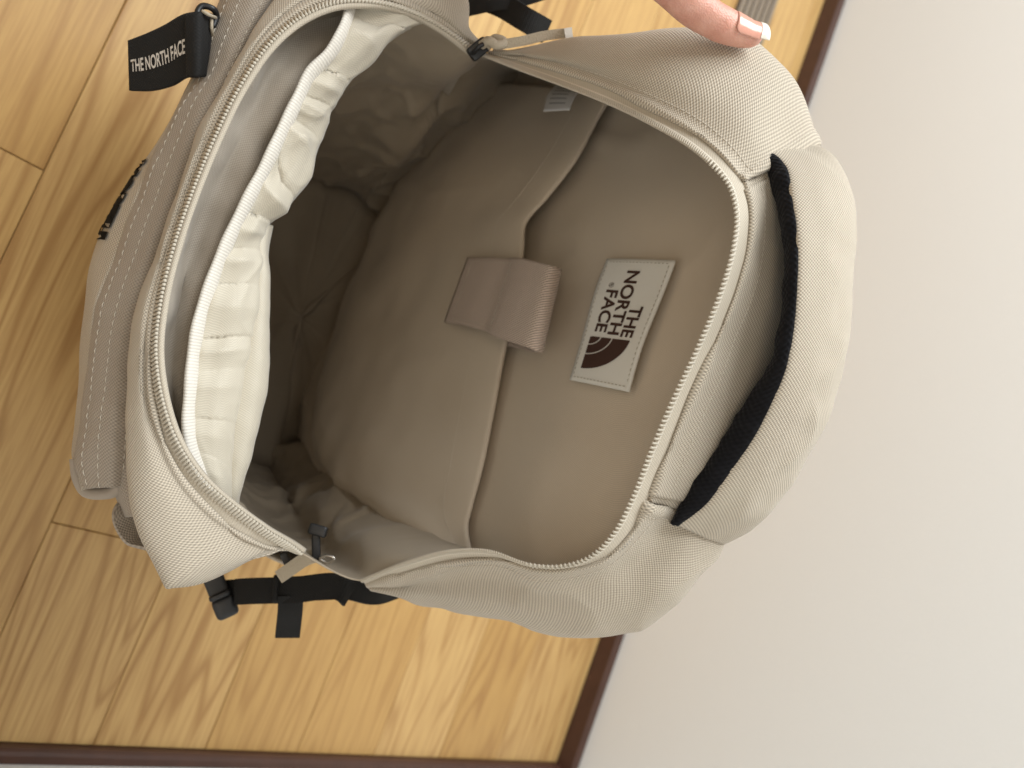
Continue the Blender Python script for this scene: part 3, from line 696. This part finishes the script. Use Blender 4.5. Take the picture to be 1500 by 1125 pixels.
# hanging woven tab with lettering, on its ring
tt = [(189, 60, .462), (215, 50, .459), (243, 37, .456), (272, 21, .452), (290, 18, .451), (304, 19, .456), (312, 22, .466)]
tbm = [(191, 133, .466), (222, 133, .463), (253, 125, .459), (275, 113, .455), (289, 114, .453), (301, 112, .458), (306, 104, .468)]
GTg = surf([WL(tt), WL([lerp(a, b, .5) for a, b in zip(tt, tbm)]), WL(tbm)], 60, 24)
tg = sheet('woven_tab', GTg, M['black'], bag, .0022)
Nt = face_cam(GTg, normals(GTg))
def tabpt(s, t):
    j = s * 59; i = (1 - t) * 23; j0 = int(min(j, 58)); i0 = int(min(i, 22)); a = j - j0; b = i - i0
    L2 = lambda A: (A[i0, j0]*(1-a) + A[i0, j0+1]*a)*(1-b) + (A[i0+1, j0]*(1-a) + A[i0+1, j0+1]*a)*b
    return L2(GTg) + unit(L2(Nt)) * .0016
def tabtext(s, t): return tabpt(.03 + s * .56, .36 + t * .24)
put_text('THE NORTH FACE', tabtext, 0, 1, 0, 1, M['greyprint'], tg, 'lettering', bold=.02, word=.8).location = (0, 0, 0)
fold = surf([WL([addd(lerp(a, b, q), -.0022) for a, b in zip(tt[3:6], tbm[3:6])]) for q in (0, .5, 1)], 16, 20)
sheet('tab_fold', fold, M['black'], tg, .0018).location = (0, 0, 0)
dr = curve(WL([(292, 34, .455), (290, 16, .455), (297, 9, .456), (312, 13, .458), (317, 22, .462), (312, 40, .462)]), 40)
tube('tab_ring', dr, .0017, M['plastic'], bag, 10)
tube('ring_cord', curve(WL([(296, 16, .450), (305, 21, .450), (316, 26, .458)]), 12), .0009, M['cord'], bag, 8)
tube('ring_cord', curve(WL([(310, 28, .456), (310, 40, .456), (312, 54, .462)]), 12), .0009, M['cord'], bag, 8)

# ---------------------------------------------------------------- hand: index finger on the bag's shoulder, the rest above the frame
def skin_mat():
    m, nt, b = mat_new('skin'); tc = N_(nt, 'ShaderNodeTexCoord')
    n1 = N_(nt, 'ShaderNodeTexNoise', i_Scale=110.0, i_Detail=5.0); nt.links.new(tc.outputs['Object'], n1.inputs['Vector'])
    n2 = N_(nt, 'ShaderNodeTexVoronoi', i_Scale=1100.0); nt.links.new(tc.outputs['Object'], n2.inputs['Vector'])
    c = mixcol(nt, n1.outputs[0], (.46, .16, .105), (.76, .46, .36)); nt.links.new(c, b.inputs['Base Color'])
    bp = N_(nt, 'ShaderNodeBump', i_Strength=.5, i_Distance=.0004); nt.links.new(n2.outputs['Distance'], bp.inputs['Height']); nt.links.new(bp.outputs[0], b.inputs['Normal'])
    b.inputs['Roughness'].default_value = .45; b.inputs['Subsurface Weight'].default_value = .25
    b.inputs['Subsurface Radius'].default_value = (.004, .0015, .0008); b.inputs['Subsurface Scale'].default_value = 1.0
    return m
M['skin'] = skin_mat()
HV = []; HF = []
def htube(P, R, flat=1.0, n=20, steps=60, crease=()):
    C = curve(WL(P), steps); r = np.interp(np.linspace(0, 1, steps), chord(WL(P)), R)
    q = np.linspace(0, 1, steps)
    for c0, wd, amp in crease: r = r * (1 - amp * np.exp(-((q - c0) / wd) ** 2))
    up = unit(CAM - C); T, S, U = frame_along(C, up); base = len(HV)
    for i in range(steps):
        for k in range(n):
            a = 2*math.pi*k/n; HV.append(C[i] + r[i]*(math.cos(a)*S[i] + math.sin(a)*flat*U[i]))
    for i in range(steps-1):
        for k in range(n): HF.append((base+i*n+k, base+i*n+(k+1) % n, base+(i+1)*n+(k+1) % n, base+(i+1)*n+k))
    HF.append(tuple(base+k for k in range(n-1, -1, -1))); HF.append(tuple(base+(steps-1)*n+k for k in range(n)))
    return C, r
IDX = [(1113, 56, .4275), (1111, 55.5, .427), (1106, 54, .4265), (1094, 50, .425), (1076, 43.5, .423), (1050, 32, .420), (1016, 10, .417), (985, -18, .413), (940, -55, .409), (885, -105, .41), (840, -160, .42)]
IR = [.0012, .0036, .0053, .0068, .0079, .0088, .0093, .0095, .0100, .0118, .013]
Ci, Ri = htube(IDX, IR, .92, 24, 130, [(.235, .005, .05), (.252, .0045, .08), (.27, .005, .08), (.29, .005, .05), (.315, .005, .03)])
htube([(905, -165, .42), (975, -118, .415), (1000, -105, .43), (985, -125, .46), (935, -160, .47)], [.011, .0098, .009, .0085, .006])
htube([(930, -215, .43), (995, -170, .425), (1018, -158, .44), (1000, -175, .468), (955, -205, .475)], [.0105, .0095, .0088, .008, .006])
htube([(950, -262, .445), (1000, -228, .44), (1018, -218, .452), (1002, -232, .474), (968, -255, .48)], [.0092, .0082, .0076, .007, .005])
htube([(770, -260, .45), (800, -170, .46), (830, -120, .468), (868, -88, .47), (895, -75, .47)], [.017, .0135, .011, .0098, .006])
for a, b in (((885, -105, .41), (740, -300, .44)), ((905, -165, .42), (750, -330, .445)), ((930, -215, .43), (760, -360, .45)), ((950, -262, .445), (770, -385, .46))):
    htube([a, lerp(a, b, .5), b], [.0120, .0145, .015])
for a, b in (((890, -140, .418), (745, -315, .443)), ((910, -192, .428), (755, -345, .448)), ((930, -242, .440), (765, -372, .455))):
    htube([a, lerp(a, b, .5), b], [.0105, .0140, .0145])
htube([(775, -300, .45), (740, -370, .455), (690, -480, .47), (600, -700, .50), (430, -1100, .56), (250, -1500, .62)], [.022, .025, .024, .028, .036, .04], .85, 24, 120)
hc = W(1090, 47, .425)
hand = mesh('hand', [v - hc for v in HV], HF, M['skin'], None, True); hand.location = hc
rm_ = hand.modifiers.new('one_skin', 'REMESH'); rm_.mode = 'VOXEL'; rm_.voxel_size = .0011; rm_.use_smooth_shade = True
sm = hand.modifiers.new('soft', 'SMOOTH'); sm.factor = .5; sm.iterations = 4
tag(hand, 'hand with a polished nail pressing its fingertip on the bag\'s shoulder', 'hand')
M['nail'] = plain('nail_plate', (.66, .33, .25), .18, spec=.7); M['tip'] = plain('nail_tip', (.82, .76, .66), .22, spec=.8, bump=.4, bscale=900)
def nail(s0, s1, w0, name, mat, lift, parent, n=14, ext=0.0):
    up = unit(CAM - Ci); T, S, U = frame_along(Ci, up); rows = []
    for s in np.linspace(s0, s1, n):
        f = s * 129; i = int(min(max(f, 0), 128)); C = Ci[i] + (Ci[i+1] - Ci[i]) * (f - i); r = max(Ri[i], .0066)
        nd = unit(U[i] * .72 - S[i] * SGN * .70); sd = unit(np.cross(T[i], nd)); row = []
        taper = 1 - .35 * max(0, (s - s1 + .03) / .03) ** 2 if s1 > .12 else 1
        for a in np.linspace(-w0 * taper, w0 * taper, 15): row.append(C + (math.cos(a) * nd * .97 + math.sin(a) * sd * 1.0) * (r * .97 + lift) - hc - T[i] * ext * (s1 - s) / (s1 - s0))
        rows.append(row)
    return sheet(name, np.array(rows), mat, parent, .0006)
SGN = -1.0
nl = nail(.035, .180, .84, 'nail', M['nail'], .0004, hand)
nail(.014, .038, .74, 'nail_tip', M['tip'], .0006, nl, ext=.0009)
